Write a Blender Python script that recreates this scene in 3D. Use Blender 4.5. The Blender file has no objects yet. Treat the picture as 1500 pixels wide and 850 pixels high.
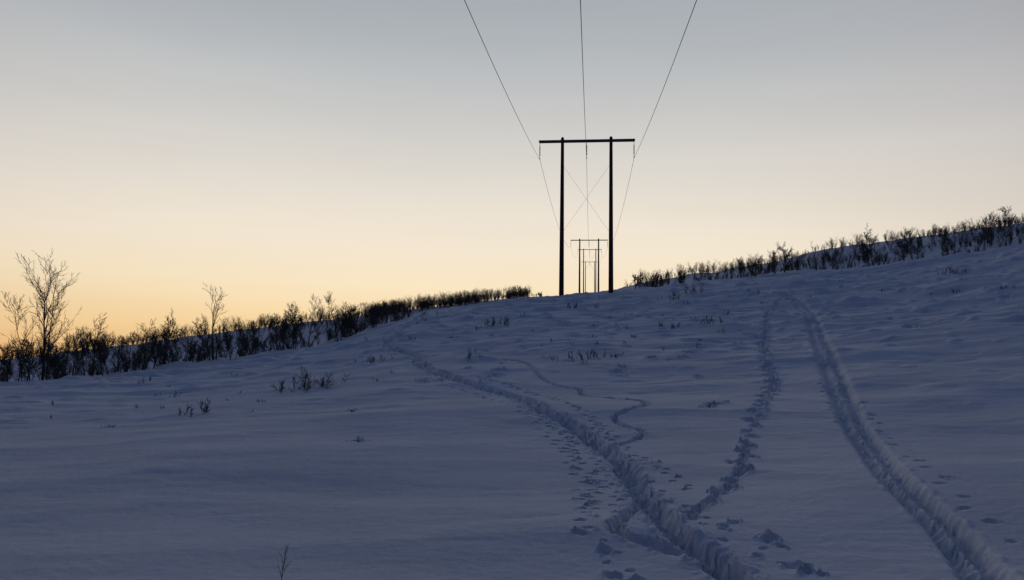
import bpy, math, random
import numpy as np
from mathutils import Matrix, Vector

# ------------------------------------------------------------ basics
scene = bpy.context.scene
scene.view_settings.view_transform = 'Standard'
scene.view_settings.look = 'None'
scene.view_settings.exposure = 0
rng = np.random.default_rng(7)
random.seed(7)
CAMH = 1.65
F = 1083.0
PITCH = math.radians(5.6)
ROLL = math.radians(0.8)

cam_d = bpy.data.cameras.new("camera")
cam = bpy.data.objects.new("camera", cam_d)
scene.collection.objects.link(cam)
cam_d.sensor_width = 36; cam_d.lens = 26.0
cam_d.clip_start = 0.05; cam_d.clip_end = 6000
R = Matrix.Rotation(math.pi/2 + PITCH, 4, 'X') @ Matrix.Rotation(ROLL, 4, 'Z')
cam.matrix_world = Matrix.Translation((0, 0, CAMH)) @ R
scene.camera = cam
R3 = np.array(R.to_3x3())

def bearing(u, v):
    d = R3 @ np.array([(u-750)/F, (425-v)/F, -1.0])
    return math.atan2(d[0], d[1]), d[2]/math.hypot(d[0], d[1])

# ------------------------------------------------------------ noise
_perm = np.random.default_rng(3).permutation(512)
_g = np.random.default_rng(4).uniform(0, 2*math.pi, 512)
_gx, _gy = np.cos(_g), np.sin(_g)
def perlin(x, y):
    xi = np.floor(x).astype(np.int64); yi = np.floor(y).astype(np.int64)
    xf = x-xi; yf = y-yi
    def g(ix, iy, dx, dy):
        h = _perm[(_perm[ix & 511] + iy) & 511]
        return _gx[h]*dx + _gy[h]*dy
    u = xf*xf*xf*(xf*(xf*6-15)+10); v = yf*yf*yf*(yf*(yf*6-15)+10)
    a = g(xi, yi, xf, yf); b = g(xi+1, yi, xf-1, yf)
    c = g(xi, yi+1, xf, yf-1); d = g(xi+1, yi+1, xf-1, yf-1)
    return (a+(b-a)*u) + ((c+(d-c)*u)-(a+(b-a)*u))*v
def sstep(t):
    t = np.clip(t, 0, 1); return t*t*(3-2*t)

# ------------------------------------------------------------ terrain
near = [(-200,590,32),(0,568,38),(200,548,42),(350,528,46),(480,506,50),(580,472,56),(700,450,62),(800,437,66),
        (900,429,68),(1000,419,70),(1100,412,72),(1200,401,74),(1300,392,76),(1400,378,78),(1500,361,80),(1700,330,80)]
ridge = [(-200,552,95),(0,530,100),(200,506,105),(350,485,110),(480,470,115),(600,455,125),(700,444,130),(770,435,140),
         (850,436,150),(900,426,150),(960,412,150),(1050,400,150),(1150,382,155),(1200,368,158),(1300,354,162),(1400,342,166),(1500,328,170),(1700,300,175)]
NT = 3600
tab_phi = (np.arange(NT)+0.5)/NT*2*math.pi - math.pi
def table(rows, back_e, back_r):
    ph, el, rr = [], [], []
    for u, v, r in rows:
        p, e = bearing(u, v); ph.append(p); el.append(e); rr.append(r)
    ph = [-math.pi, -1.6] + ph + [1.6, math.pi]
    el = [back_e, back_e*0.8] + el + [el[-1]*0.6, back_e]
    rr = [back_r, rr[0]] + rr + [rr[-1], back_r]
    E = np.interp(tab_phi, ph, el); Rr = np.interp(tab_phi, ph, rr)
    k = np.exp(-0.5*(np.arange(-40, 41)/10.0)**2); k /= k.sum()
    sm = lambda a: np.convolve(np.concatenate([a[-40:], a, a[:40]]), k, 'valid')
    return sm(E), sm(Rr)
T1e, T1r = table(near, -0.07, 50)
T2e, T2r = table(ridge, -0.06, 110)
def tab(T, phi):
    return np.interp(phi, tab_phi, T, period=2*math.pi)

def height(x, y):
    x = np.asarray(x, float); y = np.asarray(y, float)
    r = np.maximum(np.hypot(x, y), 0.05); phi = np.arctan2(x, y)
    e1, r1, e2, r2 = tab(T1e, phi), tab(T1r, phi), tab(T2e, phi), tab(T2r, phi)
    s = np.clip(r/r1, 0, 1)
    h = 1-(1-s)**1.75
    En = -CAMH/r + (e1+CAMH/r1)*h
    rm = 1.3*r1
    Ef = e1 - 0.004*sstep((r-r1)/(rm-r1))
    Ef = Ef + (e2-(e1-0.004))*sstep((r-rm)/(r2-rm))
    Ef = Ef - 0.012*sstep((r-r2)/(0.7*r2)) - 0.02*sstep((r-1.7*r2)/(1400-1.7*r2))
    z = CAMH + r*np.where(r < r1, En, Ef)
    f = sstep((r-2)/12)
    g = sstep((r-10)/35)
    right = sstep((x-6)/22)*sstep((r-20)/30)
    z = z + (0.04+0.10*f)*perlin(x/7.0+3.1, y/3.2+8.7)*1.5
    z = z + (0.15*g+0.12*right)*perlin(x/13.0+1.1, y/9.2+2.7)*2
    z = z + 0.7*right*np.maximum(perlin(x/8.0+61.1, y/6.2+12.7)-0.05, 0)
    z = z + (0.03+0.14*g)*perlin(x/2.6+13.1, y/1.5+5.7)
    # wind-packed drifts with a sharper lee edge
    w = perlin(x/3.4+40+0.25*perlin(y/1.3, x/4), y/1.1+31+0.4*perlin(x/2.2, y/2.2))
    z = z + (0.026+0.10*g)*np.maximum(w+0.05, 0)
    w2 = perlin(x/1.1+140, y/0.42+11+0.4*perlin(x/1.3, y/1.3))
    patch = np.clip(0.5+1.6*perlin(x/3.7+19, y/2.9+83), 0, 1)
    z = z + (0.011*patch+0.003+0.02*sstep((r-5)/20))*np.abs(w2)
    w3 = perlin(x/9.0+240, y/2.6+61+0.5*perlin(x/5, y/5))
    z = z + (0.07+0.14*g)*np.maximum(0.25-np.abs(w3), 0)*1.6
    # hummocks of buried shrubs on the upper slope
    hm = perlin(x/1.9+77, y/1.5+17)
    z = z + (0.15+g)*0.6*np.maximum(hm-0.27, 0)
    hm = perlin(x/0.9+7, y/0.8+57)
    z = z + g*0.5*np.maximum(hm-0.28, 0)
    return z

def to_ground(u, v):
    d = R3 @ np.array([(u-750)/F, (425-v)/F, -1.0])
    d = d/math.hypot(d[0], d[1])
    rr = np.geomspace(2.5, 130, 2000)
    zz = CAMH + rr*d[2]
    hz = height(rr*d[0], rr*d[1])
    k = np.where(zz < hz)[0]
    i = k[0] if len(k) else int(np.argmin(zz-hz))
    return np.array([rr[i]*d[0], rr[i]*d[1]])

PH = 0.70
NF = 1200
phis = np.concatenate([np.linspace(-PH, PH, NF), np.linspace(PH, 2*math.pi-PH, 132)[1:-1]])
rs = np.concatenate([np.linspace(0.3, 2.5, 10)[:-1], np.geomspace(2.5, 82, 980)[:-1], np.geomspace(82, 1500, 110)])
NP_, NR = len(phis), len(rs)
PHI, RR = np.meshgrid(phis, rs)
X = RR*np.sin(PHI); Y = RR*np.cos(PHI)
Z = height(X, Y)

def window(cx, cy, rad):
    r = math.hypot(cx, cy); p = math.atan2(cx, cy)
    if abs(p) > PH+0.1: return None
    i0 = np.searchsorted(rs, r-rad); i1 = np.searchsorted(rs, r+rad)
    dp = rad/max(r, 0.5)
    j0 = np.searchsorted(phis[:NF], p-dp); j1 = np.searchsorted(phis[:NF], p+dp)
    if i1 <= i0 or j1 <= j0: return None
    return slice(i0, i1), slice(j0, j1)

def smooth_path(px, step=0.12):
    P = np.array([to_ground(*p) for p in px])
    n = len(P); out = []
    for i in range(n-1):
        p0, p1, p2, p3 = P[max(i-1, 0)], P[i], P[i+1], P[min(i+2, n-1)]
        m = max(2, int(np.linalg.norm(p2-p1)/step))
        for k in range(m):
            t = k/m
            out.append(0.5*((2*p1)+(-p0+p2)*t+(2*p0-5*p1+4*p2-p3)*t*t+(-p0+3*p1-3*p2+p3)*t**3))
    out.append(P[-1]); return np.array(out)

def field(path, reach):
    D = np.full(X.shape, 1e3); S = np.zeros(X.shape); L = np.zeros(X.shape)
    acc = 0
    for a, b in zip(path[:-1], path[1:]):
        seg = b-a; ln = np.linalg.norm(seg)
        if ln < 1e-6: continue
        w = window(*(0.5*(a+b)), reach+ln)
        if w is not None:
            x = X[w]-a[0]; y = Y[w]-a[1]
            t = np.clip((x*seg[0]+y*seg[1])/ln**2, 0, 1)
            dx = x-t*seg[0]; dy = y-t*seg[1]
            d = np.hypot(dx, dy); side = (seg[0]*y-seg[1]*x)/ln
            m = d < D[w]
            D[w] = np.where(m, d, D[w]); S[w] = np.where(m, acc+t*ln, S[w])
            L[w] = np.where(m, np.sign(side)*d, L[w])
        acc += ln
    return D, S, L

def wscale(x, y, lo=0.62, hi=1.25):
    return lo+(hi-lo)*sstep((np.hypot(x, y)-4)/26)

def chop(s, l, x, y):
    """broken, stepped snow: every footfall leaves a little wall facing back down the trail"""
    ph = s/0.23+1.1*perlin(x/0.22, y/0.22)+1.5*perlin(l/0.1, s/0.5)
    saw = ph-np.floor(ph)
    ph2 = s/0.09+1.1*perlin(x/0.12+7, y/0.12)+1.5*perlin(l/0.05, s/0.2)
    saw2 = ph2-np.floor(ph2)
    return (saw**1.5-.4)*(0.6+1.3*perlin(x/.3, y/.3)), (saw2-.5)

def trench(px, w, depth, churn, steps=0.0, lo=0.62, hi=1.25):
    path = smooth_path(px)
    D, S, L = field(path, w*3.0)
    m = D < w*2.9
    d = D[m]; s = S[m]; l = L[m]; x = X[m]; y = Y[m]
    k = wscale(x, y, lo, hi)
    ww = w*k*(1+0.35*perlin(x/0.35, y/0.35)+0.35*perlin(x/0.12+9, y/0.12))
    q = d/ww
    body = 1-sstep((q-0.25)/0.85)
    rim = np.exp(-((q-1.25)/0.25)**2)
    dz = -depth*body + depth*0.2*rim*np.maximum(0.1+2.4*perlin(x/0.2+5, y/0.2+5), 0)
    inside = np.exp(-(q/1.0)**4)
    c1, c2 = chop(s, l, x, y)
    far = sstep((np.hypot(x, y)-5)/15)
    dz += inside*churn*(perlin(x/0.16, y/0.16)*1.5+0.7*perlin(x/0.07+3, y/0.07))
    dz += inside*churn*(1.0*c1*(1+1.0*far)+0.45*c2*(1-far))
    dz += 0.014*np.exp(-((q-1.3)/0.7)**2)*np.maximum(perlin(x/0.06, y/0.06), 0)*2
    if steps > 0:
        st = 0.34
        side = np.where(np.floor(s/st) % 2 == 0, 1, -1)*w*k*0.35
        ds = (s % st)-st/2
        dz -= steps*np.exp(-(((ds/0.11)**2+((l-side)/0.075)**2)**1.5))
    Z[m] += dz

def ski_track(px, gap, gw, depth):
    path = smooth_path(px)
    D, S, L = field(path, gap*2.8)
    m = D < gap*2.7
    l = L[m]; x = X[m]; y = Y[m]; s = S[m]
    k = wscale(x, y, 0.66, 1.35)
    q = np.abs(l+0.02*perlin(s/0.8, s*0+3)+0.025*perlin(x/.15, y/.15))/k
    shallow = 1-sstep((q-gap*0.65)/(gap*0.7))
    groove = np.exp(-((q-gap*0.62)/gw)**2)
    rim = np.exp(-((q-gap*1.45)/(gap*0.22))**2)
    c1, c2 = chop(s, l, x, y)
    dz = -depth*0.38*shallow - depth*0.75*groove*(1+0.3*perlin(x/0.3, y/0.3)) + depth*0.14*rim*np.maximum(.1+2*perlin(x/0.2, y/0.2), 0)
    far = sstep((np.hypot(x, y)-5)/18)
    dz += shallow*(0.03*perlin(x/0.13, y/0.13)+.014*perlin(x/.045, y/.045)+(0.03+.06*far)*c1+0.012*c2)
    Z[m] += dz

def dent(cx, cy, ang, ln, wd, depth, rim=0.25):
    w = window(cx, cy, max(ln, wd)*2.6)
    if w is None: return
    x = X[w]-cx; y = Y[w]-cy
    a = x*math.sin(ang)+y*math.cos(ang); b = x*math.cos(ang)-y*math.sin(ang)
    q = np.sqrt((a/ln)**2+(b/wd)**2)*(1+0.35*perlin(X[w]/0.10+cx, Y[w]/0.10))
    Z[w] += -depth*np.exp(-q**4)*(1+0.3*a/ln) + depth*rim*np.exp(-((q-1.35)/0.3)**2)*np.maximum(0.2+2.5*perlin(X[w]/0.09, Y[w]/0.09+4), 0)

# trodden trail, centre-left
trench([(598,478),(582,487),(566,503),(585,514),(610,521),(614,535),(650,550),(700,565),(750,581),(790,598),(830,619),
        (860,641),(890,663),(914,686),(930,712),(955,742),(985,772),(1020,800),(1052,825),(1090,858),(1140,900)],
       0.235, 0.14, 0.062, steps=0.075)
trench([(720,462),(690,458),(650,466),(600,478),(580,487)], 0.22, 0.14, 0.07)
# ski / sledge track on the right
ski_track([(1040,417),(1075,421),(1120,427),(1150,432),(1170,442),(1186,458),(1194,480),(1204,505),(1217,540),(1231,575),
           (1248,615),(1270,650),(1302,690),(1340,728),(1378,765),(1412,805),(1448,850),(1490,905)], 0.22, 0.085, 0.13)
# winding animal trail
trench([(740,527),(768,531),(785,545),(798,558),(822,566),(848,571),(855,580),(900,584),(938,588),(944,594),(915,603),
        (900,611),(912,624),(938,631),(934,643),(905,652),(880,658)], 0.08, 0.10, 0.05, lo=.7, hi=1.3)
trench([(940,742),(912,757),(902,768),(915,784),(950,796),(985,806),(1015,812)], 0.12, 0.08, 0.05, steps=0.06)

def print_trail(px, spacing, ln, wd, depth, off, lo=.7, hi=1.4):
    path = smooth_path(px, 0.05)
    nxt = 0; k = 0; acc = 0
    for a, b in zip(path[:-1], path[1:]):
        acc += np.linalg.norm(b-a)
        if acc >= nxt:
            nxt = acc+spacing*rng.uniform(0.6, 1.3)
            dv = (b-a)/max(np.linalg.norm(b-a), 1e-6)
            sc = float(wscale(a[0], a[1], lo, hi))
            n = np.array([dv[1], -dv[0]])*(off if k % 2 else -off)*rng.uniform(0.4, 1.5)
            c = a+n
            dent(c[0], c[1], math.atan2(dv[0], dv[1])+rng.normal(0, .35), sc*ln*rng.uniform(.7, 1.25), sc*wd*rng.uniform(.7, 1.25), depth*rng.uniform(.6, 1.15), 0.3)
            k += 1
# boot prints between trail and ski track
print_trail([(1146,435),(1136,450),(1124,466),(1122,482),(1120,502),(1121,522),(1128,545),(1131,563),(1120,588),(1106,612),
             (1100,635),(1092,657),(1089,680),(1076,705),(1045,730),(1015,752),(1000,768)], 0.42, 0.14, 0.09, 0.19, 0.07)
trench([(1096,650),(1090,672),(1080,696),(1064,716),(1040,733),(1010,756)], 0.09, 0.05, 0.06)
print_trail([(680,560),(740,580),(790,610),(828,640),(845,675),(870,705),(868,745),(848,778)], 0.2, 0.04, 0.06, 0.11, 0.05)
print_trail([(700,553),(780,577),(850,600),(885,630),(935,668),(975,692),(1015,718)], 0.2, 0.04, 0.06, 0.11, 0.05)
print_trail([(600,520),(640,556),(700,580),(760,600),(815,650),(845,700),(858,750)], 0.38, 0.04, 0.06, 0.10, 0.05)
print_trail([(780,590),(850,648),(885,700),(905,740),(890,800),(925,850)], 0.22, 0.035, 0.05, 0.08, 0.05)
print_trail([(870,625),(930,690),(985,735),(1050,775),(1130,815),(1200,850)], 0.26, 0.04, 0.055, 0.08, 0.07)
print_trail([(1258,590),(1285,620),(1330,665),(1378,700),(1425,746),(1468,778),(1500,800)], 0.6, 0.06, 0.07, 0.06, 0.05)
print_trail([(1192,500),(1198,540),(1212,580),(1230,620)], 0.5, 0.08, 0.06, 0.04, 0.04)
for u, v, s in [(1075,764,.6),(1128,790,.75),(1170,830,.8),(885,806,.7),(850,780,.6),(870,736,.6),(868,705,.6),(1110,815,.4),(1145,800,.4),(1060,770,.5),(1118,786,.5),(1180,838,.5),(900,845,.6),(930,852,.6)]:
    p = to_ground(u, v); dent(p[0], p[1], rng.uniform(0, 3), 0.075*s, 0.11*s, 0.09, 0.35)
bits = [(1050,592,1.3),(1035,596,1),(955,524,1.5),(905,521,1.5),(515,602,.8),(525,646,.8),(160,625,.9),(260,578,1.2),(230,560,1.5),(930,494,1.5),(700,480,2),
        (730,475,2.5),(1030,510,1.2),(540,530,2),(365,604,.7),(1400,402,4),(820,470,2),(870,486,3),(760,500,1.5)]
rs3 = np.random.default_rng(91)
for i in range(45):
    u = rs3.uniform(560, 1150); bits.append((u, rs3.uniform(450+max(0, (760-u))*.08, 560), rs3.uniform(.5, 1.8)))
for i in range(14):
    bits.append((rs3.uniform(1180, 1490), rs3.uniform(400, 480), rs3.uniform(.8, 2)))
for u, v, s in bits:
    p = to_ground(u, v); dent(p[0], p[1], rng.uniform(0, 3), 0.09*s, 0.15*s, 0.13, 0.5)

# crusty fine grain
Z += np.where(RR < 40, 1, 0)*(0.005*perlin(X/0.11, Y/0.09)+0.006*perlin(X/0.45, Y/0.25+9))

nv = NP_*NR
co = np.empty((nv+1, 3)); co[:nv, 0] = X.ravel(); co[:nv, 1] = Y.ravel(); co[:nv, 2] = Z.ravel()
co[nv] = (0, 0, Z[0].mean())
ii, jj = np.meshgrid(np.arange(NR-1), np.arange(NP_), indexing='ij')
jn = (jj+1) % NP_
quads = np.stack([ii*NP_+jj, (ii+1)*NP_+jj, (ii+1)*NP_+jn, ii*NP_+jn], -1).reshape(-1, 4)
j = np.arange(NP_); tris = np.stack([np.full(NP_, nv), j, (j+1) % NP_], -1)

def make_mesh(name, co, quads, tris=None, smooth=True):
    me = bpy.data.meshes.new(name)
    nt = 0 if tris is None else len(tris)
    me.vertices.add(len(co)); me.vertices.foreach_set('co', np.asarray(co, np.float32).ravel())
    idx = quads.ravel() if nt == 0 else np.concatenate([quads.ravel(), tris.ravel()])
    me.loops.add(len(idx)); me.loops.foreach_set('vertex_index', idx.astype(np.int32))
    st = np.arange(len(quads))*4
    if nt: st = np.concatenate([st, len(quads)*4+np.arange(nt)*3])
    me.polygons.add(len(st)); me.polygons.foreach_set('loop_start', st.astype(np.int32))
    me.update(calc_edges=True)
    if smooth: me.polygons.foreach_set('use_smooth', np.ones(len(me.polygons), bool))
    return me
me = make_mesh("snow_ground", co, quads, tris)
ground = bpy.data.objects.new("snow_ground", me); scene.collection.objects.link(ground)

# ------------------------------------------------------------ materials
def new_mat(name):
    m = bpy.data.materials.new(name); m.use_nodes = True
    nt = m.node_tree; return m, nt, nt.nodes['Principled BSDF']
snow, nt, bs = new_mat("snow")
tc = nt.nodes.new('ShaderNodeTexCoord')
n1 = nt.nodes.new('ShaderNodeTexNoise'); n1.inputs['Scale'].default_value = 0.5; n1.inputs['Detail'].default_value = 8; n1.inputs['Roughness'].default_value = .65
cr = nt.nodes.new('ShaderNodeValToRGB')
cr.color_ramp.elements[0].position = 0.3; cr.color_ramp.elements[0].color = (0.63, 0.655, 0.70, 1)
cr.color_ramp.elements[1].position = 0.7; cr.color_ramp.elements[1].color = (0.75, 0.77, 0.815, 1)
nt.links.new(tc.outputs['Object'], n1.inputs['Vector']); nt.links.new(n1.outputs[0], cr.inputs[0])
nt.links.new(cr.outputs[0], bs.inputs['Base Color'])
bs.inputs['Roughness'].default_value = 0.8
bs.inputs['Specular IOR Level'].default_value = 0.08
n2 = nt.nodes.new('ShaderNodeTexNoise'); n2.inputs['Scale'].default_value = 22; n2.inputs['Detail'].default_value = 8; n2.inputs['Roughness'].default_value = 0.72
b = nt.nodes.new('ShaderNodeBump'); b.inputs['Strength'].default_value = 0.6; b.inputs['Distance'].default_value = 0.025
nt.links.new(tc.outputs['Object'], n2.inputs['Vector']); nt.links.new(n2.outputs[0], b.inputs['Height'])
nt.links.new(b.outputs[0], bs.inputs['Normal'])
me.materials.append(snow)

def simple(name, c1, c2, scale, rough=0.85, metal=0.0, stretch=None):
    m, nt, bs = new_mat(name)
    tc = nt.nodes.new('ShaderNodeTexCoord'); n = nt.nodes.new('ShaderNodeTexNoise')
    n.inputs['Scale'].default_value = scale; n.inputs['Detail'].default_value = 5
    if stretch:
        mp = nt.nodes.new('ShaderNodeMapping'); mp.inputs['Scale'].default_value = stretch
        nt.links.new(tc.outputs['Object'], mp.inputs[0]); nt.links.new(mp.outputs[0], n.inputs['Vector'])
    else: nt.links.new(tc.outputs['Object'], n.inputs['Vector'])
    c = nt.nodes.new('ShaderNodeValToRGB'); c.color_ramp.elements[0].position = .35; c.color_ramp.elements[1].position = .65
    c.color_ramp.elements[0].color = (*c1, 1); c.color_ramp.elements[1].color = (*c2, 1)
    nt.links.new(n.outputs[0], c.inputs[0]); nt.links.new(c.outputs[0], bs.inputs['Base Color'])
    bs.inputs['Roughness'].default_value = rough; bs.inputs['Metallic'].default_value = metal
    return m
bark = simple("birch_bark", (0.035, 0.028, 0.024), (0.085, 0.07, 0.06), 6)
wood = simple("creosoted_wood", (0.022, 0.016, 0.013), (0.05, 0.036, 0.028), 3, stretch=(6, 6, 0.4))
steel = simple("weathered_steel", (0.05, 0.05, 0.055), (0.08, 0.08, 0.09), 8, rough=0.7, metal=0.2)
glassm = simple("insulator_glaze", (0.04, 0.03, 0.03), (0.07, 0.05, 0.045), 5, rough=0.4)

# ------------------------------------------------------------ tubes
def tubes(segs, sides):
    segs = np.asarray(segs, float)
    p0, p1, r0, r1 = segs[:, 0:3], segs[:, 3:6], segs[:, 6], segs[:, 7]
    d = p1-p0; d /= np.maximum(np.linalg.norm(d, axis=1, keepdims=True), 1e-9)
    ref = np.where(np.abs(d[:, 2:3]) > 0.9, np.array([[1., 0, 0]]), np.array([[0., 0, 1]]))
    a = np.cross(d, ref); a /= np.linalg.norm(a, axis=1, keepdims=True); bb = np.cross(d, a)
    n = len(segs); V = np.empty((n, 2, sides, 3))
    for k in range(sides):
        t = 2*math.pi*k/sides; o = a*math.cos(t)+bb*math.sin(t)
        V[:, 0, k] = p0+o*r0[:, None]; V[:, 1, k] = p1+o*r1[:, None]
    base = (np.arange(n)*2*sides)[:, None]; k = np.arange(sides)[None]; kn = (k+1) % sides
    Q = np.stack([base+k, base+kn, base+sides+kn, base+sides+k], -1).reshape(-1, 4)
    return V.reshape(-1, 3), Q

def grow(segs, p, d, L, r, level, maxl, rmin, rg, bush=False, wide=1.0):
    n = 5 if level == 0 else (4 if level < maxl else 3)
    sl = L/n
    for i in range(n):
        j = rg.normal(0, 0.10+0.025*level, 3); d = d+j; d[2] += 0.10 if level else 0.08
        d = d/np.linalg.norm(d)
        q = p+d*sl
        ra = max(r*(1-0.78*i/n), rmin); rb = max(r*(1-0.78*(i+1)/n), rmin*0.7)
        if level == maxl and i == n-1: rb = rmin*.3
        segs.append((*p, *q, ra, rb)); p = q
        if level < maxl:
            nb = rg.integers(1, 4 if wide > 1 else 3) if (level > 0 or i > 0 or bush) else 0
            if level == 0 and i >= 2: nb += 1
            for _ in range(nb):
                az = rg.uniform(0, 2*math.pi); sp = rg.uniform(0.35, 0.8)*wide
                side = np.array([math.cos(az), math.sin(az), 0.0])
                side -= d*side.dot(d); side /= max(np.linalg.norm(side), 1e-6)
                nd = d*math.cos(sp)+side*math.sin(sp)
                grow(segs, p.copy(), nd, L*rg.uniform(0.28, 0.55)*(1-0.08*i), max(rb*0.6, rmin), level+1, maxl, rmin, rg, bush, wide)
def tree(seed, H, stems, maxl, r, rmin, lean=0.12, bush=False, wide=1.0):
    rg = np.random.default_rng(seed); segs = []
    for s in range(stems):
        d = np.array([rg.normal(0, lean), rg.normal(0, lean), 1.0]); d /= np.linalg.norm(d)
        o = np.array([rg.normal(0, .06*stems), rg.normal(0, .06*stems), -0.25*min(H, 1)]) if stems > 1 else np.array([0, 0, -0.25*min(H, 1)])
        if H < 1: o[:2] *= H*1.2
        grow(segs, o, d, H*0.8*(rg.uniform(.5, 1) if s else 1), r*(1 if s == 0 else .75), 0, maxl, rmin, rg, bush, wide)
    segs = np.array(segs)
    top = segs[:, 5].max(); segs[:, :6] *= H/top
    return segs
def link(name, V, Q, mat, smooth=True):
    me = make_mesh(name, V, Q, None, smooth); me.materials.append(mat)
    o = bpy.data.objects.new(name, me); scene.collection.objects.link(o); return o

NV = 16
def thicket(name, variants, spots, sides=3):
    allS = []
    for (x, y, s, k, a) in spots:
        z = float(height(x, y)); S = variants[k].copy(); c, sn = math.cos(a), math.sin(a)
        for o in (0, 3):
            xx = S[:, o]*c-S[:, o+1]*sn; yy = S[:, o]*sn+S[:, o+1]*c
            S[:, o] = xx*s+x; S[:, o+1] = yy*s+y; S[:, o+2] = S[:, o+2]*s+z
        allS.append(S)
    V, Q = tubes(np.concatenate(allS), sides)
    return link(name, V, Q, bark, False)

far_var = [tree(100+i, 2.6, 2+i % 3, 2, 0.030, 0.0068, 0.16, bush=(i % 3 == 0), wide=1.05 if i % 2 else 1.0) for i in range(NV)]

def belt(u0, u1, n, f0, f1, smin, smax, bias=1.0, pw=1.6, gaps=.25):
    out = []
    while len(out) < n:
        u = rng.uniform(u0, u1); p, _e = bearing(u, 480)
        if float(perlin(p*17+5, 3.3+f0)) < rng.uniform(-.55, gaps): continue
        r1 = float(tab(T1r, p)); r2 = float(tab(T2r, p))
        t = f0+(f1-f0)*rng.uniform()**bias
        r = r1+(r2-r1)*t
        out.append((r*math.sin(p), r*math.cos(p), smin+(smax-smin)*rng.uniform()**pw, int(rng.integers(0, NV)), rng.uniform(0, 6.28)))
    return out
spots = belt(-250, 560, 520, 0.05, 1.1, 0.25, 0.9, 0.9) + belt(-250, 600, 330, 0.8, 1.08, 0.35, 1.0) \
      + belt(540, 775, 430, 0.75, 1.12, 0.45, 1.0, gaps=.1, pw=1.3) + belt(420, 600, 90, 0.2, 0.9, 0.4, 0.8) + belt(600, 800, 80, 0.9, 1.1, 0.25, 0.5)
thicket("birch_thicket_on_ridge", far_var, spots)
spots = belt(918, 1750, 360, 0.9, 1.08, 0.3, 1.15, pw=2) + belt(935, 1750, 520, 0.5, 0.95, 0.4, 0.95) + belt(935, 1750, 330, 0.3, 0.7, 0.35, 0.85) + belt(1350, 1750, 120, .5, 1.05, .6, 1.1)
thicket("birch_thicket_on_hill", far_var, spots)

def plant(name, u, v, px, seed, stems, maxl, r, rmin, lean=.12, bush=False, rfac=None, wide=1.0):
    if rfac is None: p = to_ground(u, v)
    else:
        a, _e = bearing(u, v); rr = float(tab(T1r, a))*rfac; p = np.array([rr*math.sin(a), rr*math.cos(a)])
    dist = math.hypot(*p); H = px*dist/F
    S = tree(seed, H, stems, maxl, r, rmin, lean, bush, wide)
    V, Q = tubes(S, 4); o = link(name, V, Q, bark, False)
    o.location = (p[0], p[1], float(height(p[0], p[1]))); return o
# individual birches on the left
T = [(64,562,172,1,3,3,.065,.006,.10),(50,560,110,2,2,3,.04,.006,.25),(316,528,106,3,2,3,.065,.006,.10),(305,530,66,31,2,3,.04,.006,.2),
     (132,545,84,4,2,3,.04,.006,.15),(108,553,66,5,2,3,.04,.006,.2),(208,540,70,6,2,3,.04,.006,.2),(225,545,84,7,3,3,.04,.006,.15),
     (15,566,56,8,3,3,.04,.006,.2),(430,520,70,9,4,3,.04,.006,.2),(415,520,56,19,4,3,.04,.006,.22),(455,518,78,10,3,3,.04,.006,.2),
     (495,505,72,11,4,3,.04,.006,.25),(520,500,48,12,3,3,.04,.006,.2),(370,522,48,13,3,3,.03,.006,.25),(260,538,48,14,3,3,.03,.006,.25),
     (165,550,46,15,3,3,.03,.006,.25),(545,492,36,16,3,3,.03,.006,.25),(180,552,32,17,3,3,.03,.006,.3),(90,556,44,18,3,3,.03,.006,.3),(505,512,45,38,4,3,.03,.006,.3),
     (340,524,44,70,3,3,.03,.006,.25),(240,545,40,71,3,3,.03,.006,.3),(285,536,38,72,3,3,.03,.006,.3),(395,520,40,73,3,3,.03,.006,.25),(35,564,44,74,3,3,.03,.006,.3)]
for (u, v, px, sd, st, ml, r, rm, ln) in T:
    plant("birch_tree", u, v, px, 500+sd, st, ml, r, rm, ln, bush=False, rfac=1.02, wide=1.08 if px < 100 else 1.0)
for (u, v, px, sd) in [(1278,392,60,21),(1345,385,46,22),(1150,408,42,23),(1135,409,38,24),(1390,380,44,25),(1085,412,32,26),(1440,372,50,27),(1475,365,52,28),(930,424,28,29),(1325,388,36,30),(1000,418,24,32),(1270,393,35,33),(1100,411,34,34),(965,422,24,35)]:
    plant("birch_tree", u, v, px, 500+sd, 2, 3, .055, .010, .13, rfac=1.06, wide=1.05)
# low shrubs poking through the snow
sh = [(458,570,34,41,8),(442,573,20,42,7),(412,572,16,43,5),(470,568,18,63,6),(285,608,24,44,7),(862,526,16,45,9),(850,527,9,64,6),(688,528,18,46,2),(992,438,13,47,6),
      (1015,430,15,48,7),(1030,474,12,49,6),(735,476,14,50,6),(720,478,11,51,6),(550,530,12,52,6),(540,532,8,65,5),(220,560,9,53,5),(258,582,9,54,5),
      (905,523,8,55,5),(838,452,10,56,5),(1400,402,10,57,8),(987,482,10,58,4),(1045,595,6,59,6),(515,604,4,60,5),(1385,402,8,62,7),(1412,401,7,66,7),
      (955,525,5,67,6),(930,495,6,68,4),(1025,511,5,69,4),(700,483,6,70,4),(526,648,3,71,4),(160,626,4,72,4),(620,470,7,73,4),(600,498,7,74,4),(640,462,7,75,4)]
rs2 = np.random.default_rng(55)
for i in range(56):
    u = rs2.uniform(500, 1130); v = 440+95*rs2.uniform()**1.5-(u-800)*0.05*(u > 800)+(800-u)*0.11*(u < 800)
    sh.append((u, v, rs2.uniform(3, 9), 200+i, int(rs2.integers(2, 6))))
for i in range(14):
    u = rs2.uniform(20, 480); sh.append((u, 575-u*.08+rs2.uniform(0, 45), rs2.uniform(3, 8), 300+i, 4))
for i in range(10):
    sh.append((rs2.uniform(1180, 1480), rs2.uniform(398, 440), rs2.uniform(3, 6), 260+i, 4))
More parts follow.
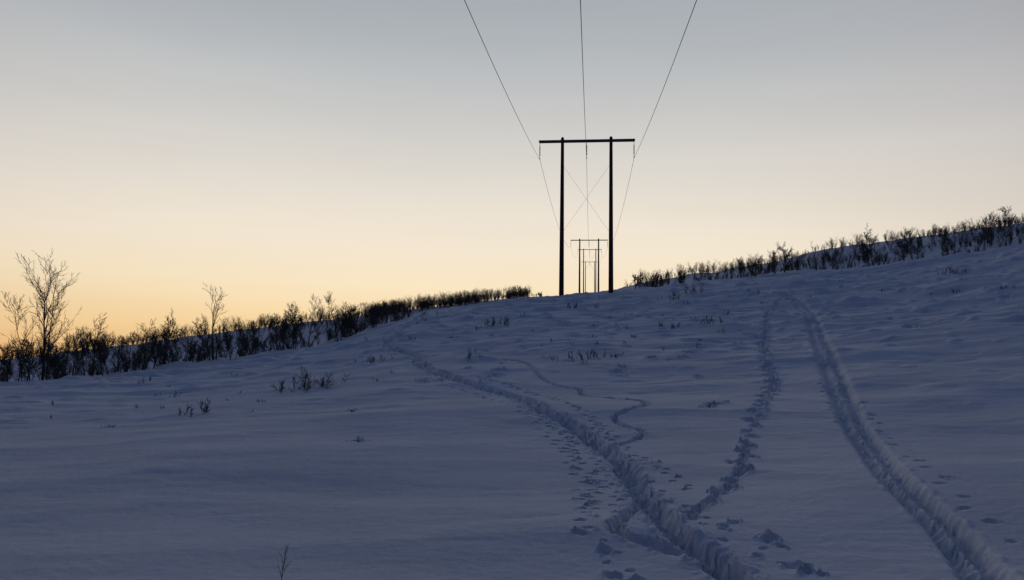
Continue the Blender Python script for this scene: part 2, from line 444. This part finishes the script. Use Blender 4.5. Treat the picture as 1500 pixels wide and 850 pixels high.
for (u, v, px, sd, st) in sh:
    k = 1.0 if v > 500 else 1.6
    plant("dwarf_birch_shrub", u, v, px, 700+sd, st, 2 if px > 9 else 1, .007*k, .0032*k, .45, bush=True)
plant("birch_sapling", 410, 852, 50, 809, 1, 1, .004, .0018, .1, wide=1.1)

# ------------------------------------------------------------ power line
ldir = np.array([0.107, 1.0]); ldir /= np.linalg.norm(ldir); across = np.array([ldir[1], -ldir[0]])
def frame(cx, cy, top, gz, half_arm=4.2, half_leg=2.12):
    e = bpy.data.objects.new("power_pylon", None); scene.collection.objects.link(e)
    e.location = (cx, cy, gz)
    def P(a, z, f=0.0): return np.array([across[0]*a+ldir[0]*f, across[1]*a+ldir[1]*f, z-gz])
    def add(name, segs, sides, mat):
        V, Q = tubes(segs, sides); me = make_mesh(name, V, Q, None, True); me.materials.append(mat)
        o = bpy.data.objects.new(name, me); scene.collection.objects.link(o); o.parent = e
    for k, s in enumerate((-1, 1)):
        zb = gz-1.5; zt = top+0.3; N = 10; segs = []
        for i in range(N):
            za, zb2 = zb+(zt-zb)*i/N, zb+(zt-zb)*(i+1)/N
            segs.append((*P(s*half_leg*(1.01), za), *P(s*half_leg*1.01, zb2), .225-.085*i/N, .225-.085*(i+1)/N))
        segs.append((*P(s*half_leg*1.01, zt), *P(s*half_leg*1.01, zt+.12), .14, .01))
        add("pole_%d" % (k+1), segs, 12, wood)
    sg = []
    for f in (-.22, .22):
        sg.append((*P(-half_arm, top, f), *P(half_arm, top, f), .075, .075))
    for a in (-half_arm, 0, half_arm): sg.append((*P(a, top, -.26), *P(a, top, .26), .05, .05))
    add("crossarm", sg, 6, steel)
    sg = []
    for a in (-half_arm+.05, 0, half_arm-.05):
        z = top-.05; sg.append((*P(a, z), *P(a, z-.35), .02, .02)); z -= .35
        for i in range(7):
            sg.append((*P(a, z), *P(a, z-.05), .025, .065)); sg.append((*P(a, z-.05), *P(a, z-.13), .045, .025)); z -= .13
        sg.append((*P(a, z), *P(a, top-1.55), .02, .02))
        sg.append((*P(a, top-1.55, -.25), *P(a, top-1.55, .25), .04, .04))
    add("insulators", sg, 8, glassm)
    sg = [(*P(-half_leg, top-2.1, .17), *P(half_leg, top-8.3, .17), .008, .008), (*P(half_leg, top-2.1, -.17), *P(-half_leg, top-8.3, -.17), .008, .008)]
    add("cross_bracing", sg, 5, steel)
    return [(cx+across[0]*a, cy+across[1]*a, top-1.6) for a in (-half_arm+.05, 0, half_arm-.05)]
def fy(y): return 6.44+0.107*(y-64)
tops = {64: CAMH+0.307*64, 167: CAMH+0.168*167, 258: CAMH+0.155*258, 350: CAMH+0.138*350}
att = [[(fy(-31)+across[0]*a, -31+across[1]*a, 11.3) for a in (-4.15, 0, 4.15)]]
for y in (64, 167, 258, 350):
    cx = fy(y); att.append(frame(cx, y, tops[y], float(height(cx, y))))
gz = float(height(fy(-31), -31)); frame(fy(-31), -31, 12.9, gz)
sags = [1.7, 2.2, 1.8, 1.8]
segs = []
for s in range(len(att)-1):
    for w in range(3):
        a = np.array(att[s][w]); bb_ = np.array(att[s+1][w]); N = 60; prev = a
        for i in range(1, N+1):
            t = i/N; p = a+(bb_-a)*t; p[2] -= 4*sags[s]*t*(1-t)
            segs.append((*prev, *p, .015, .015)); prev = p
V, Q = tubes(segs, 6); link("power_line_wires", V, Q, steel)

# ------------------------------------------------------------ dusk sky
w = bpy.data.worlds.new("World"); scene.world = w; w.use_nodes = True
nt = w.node_tree; nt.nodes.clear(); N = nt.nodes.new; Lk = nt.links.new
out = N('ShaderNodeOutputWorld'); bg = N('ShaderNodeBackground'); tc = N('ShaderNodeTexCoord'); sep = N('ShaderNodeSeparateXYZ')
Lk(tc.outputs['Generated'], sep.inputs[0])
def lin(c): return tuple(((x/255)/12.92 if x/255 <= .04045 else (((x/255)+.055)/1.055)**2.4) for x in c)+(1,)
def ramp(stops):
    r = N('ShaderNodeValToRGB'); el = r.color_ramp.elements
    while len(el) < len(stops): el.new(0.5)
    for e_, (p, c) in zip(el, stops): e_.position = p; e_.color = lin(c)
    return r
z0 = sep.outputs['Z']
rF = ramp([(0, (240,190,124)), (.05, (246,213,160)), (.10, (249,229,194)), (.15, (245,231,209)), (.22, (230,222,210)), (.30, (207,205,201)), (.38, (184,188,191)), (.46, (166,172,179)), (.60, (80,94,120)), (1, (54,70,102))])
rS = ramp([(0, (220,164,112)), (.05, (225,186,142)), (.10, (222,202,175)), (.15, (213,203,191)), (.22, (201,196,193)), (.30, (183,181,183)), (.38, (166,166,171)), (.46, (153,156,164)), (.60, (72,84,112)), (1, (54,70,102))])
rB = ramp([(0, (40,44,68)), (.12, (50,54,78)), (.30, (52,62,92)), (.60, (54,68,98)), (1, (54,70,102))])
for r in (rF, rS, rB): Lk(z0, r.inputs[0])
cxy = N('ShaderNodeCombineXYZ'); Lk(sep.outputs['X'], cxy.inputs[0]); Lk(sep.outputs['Y'], cxy.inputs[1])
nrm = N('ShaderNodeVectorMath'); nrm.operation = 'NORMALIZE'; Lk(cxy.outputs[0], nrm.inputs[0])
dt = N('ShaderNodeVectorMath'); dt.operation = 'DOT_PRODUCT'; Lk(nrm.outputs[0], dt.inputs[0])
ga = math.radians(-4); dt.inputs[1].default_value = (math.sin(ga), math.cos(ga), 0)
def mr(a, b):
    m = N('ShaderNodeMapRange'); m.interpolation_type = 'SMOOTHSTEP'; m.inputs['From Min'].default_value = a; m.inputs['From Max'].default_value = b
    Lk(dt.outputs['Value'], m.inputs['Value']); return m
m1 = mr(0.62, 1.0); m2 = mr(0.40, 0.80)
mixA = N('ShaderNodeMix'); mixA.data_type = 'RGBA'; Lk(m1.outputs[0], mixA.inputs['Factor']); Lk(rS.outputs[0], mixA.inputs['A']); Lk(rF.outputs[0], mixA.inputs['B'])
mixB = N('ShaderNodeMix'); mixB.data_type = 'RGBA'; Lk(m2.outputs[0], mixB.inputs['Factor']); Lk(rB.outputs[0], mixB.inputs['A']); Lk(mixA.outputs['Result'], mixB.inputs['B'])
mp = N('ShaderNodeMapping'); mp.inputs['Scale'].default_value = (1.2, 1.2, 9); Lk(tc.outputs['Generated'], mp.inputs[0])
nz = N('ShaderNodeTexNoise'); nz.inputs['Scale'].default_value = 1.6; nz.inputs['Detail'].default_value = 3; Lk(mp.outputs[0], nz.inputs['Vector'])
m3 = N('ShaderNodeMapRange'); m3.inputs['To Min'].default_value = .94; m3.inputs['To Max'].default_value = 1.06; Lk(nz.outputs[0], m3.inputs['Value'])
sc = N('ShaderNodeVectorMath'); sc.operation = 'SCALE'; Lk(mixB.outputs['Result'], sc.inputs[0]); Lk(m3.outputs[0], sc.inputs['Scale'])
Lk(sc.outputs[0], bg.inputs['Color']); bg.inputs['Strength'].default_value = 1.0
Lk(bg.outputs[0], out.inputs[0])
# soft lamp low above the ridge, added for relief in snow and tracks
sd = bpy.data.lights.new("relief_sun", 'SUN'); relief_sun = bpy.data.objects.new("relief_sun", sd); scene.collection.objects.link(relief_sun)
sd.energy = 0.26; sd.angle = math.radians(14); sd.color = (1, .88, .82)
sa, se = math.radians(19), math.radians(11)
dirv = Vector((math.sin(sa)*math.cos(se), math.cos(sa)*math.cos(se), math.sin(se)))
relief_sun.rotation_euler = dirv.to_track_quat('Z', 'Y').to_euler()
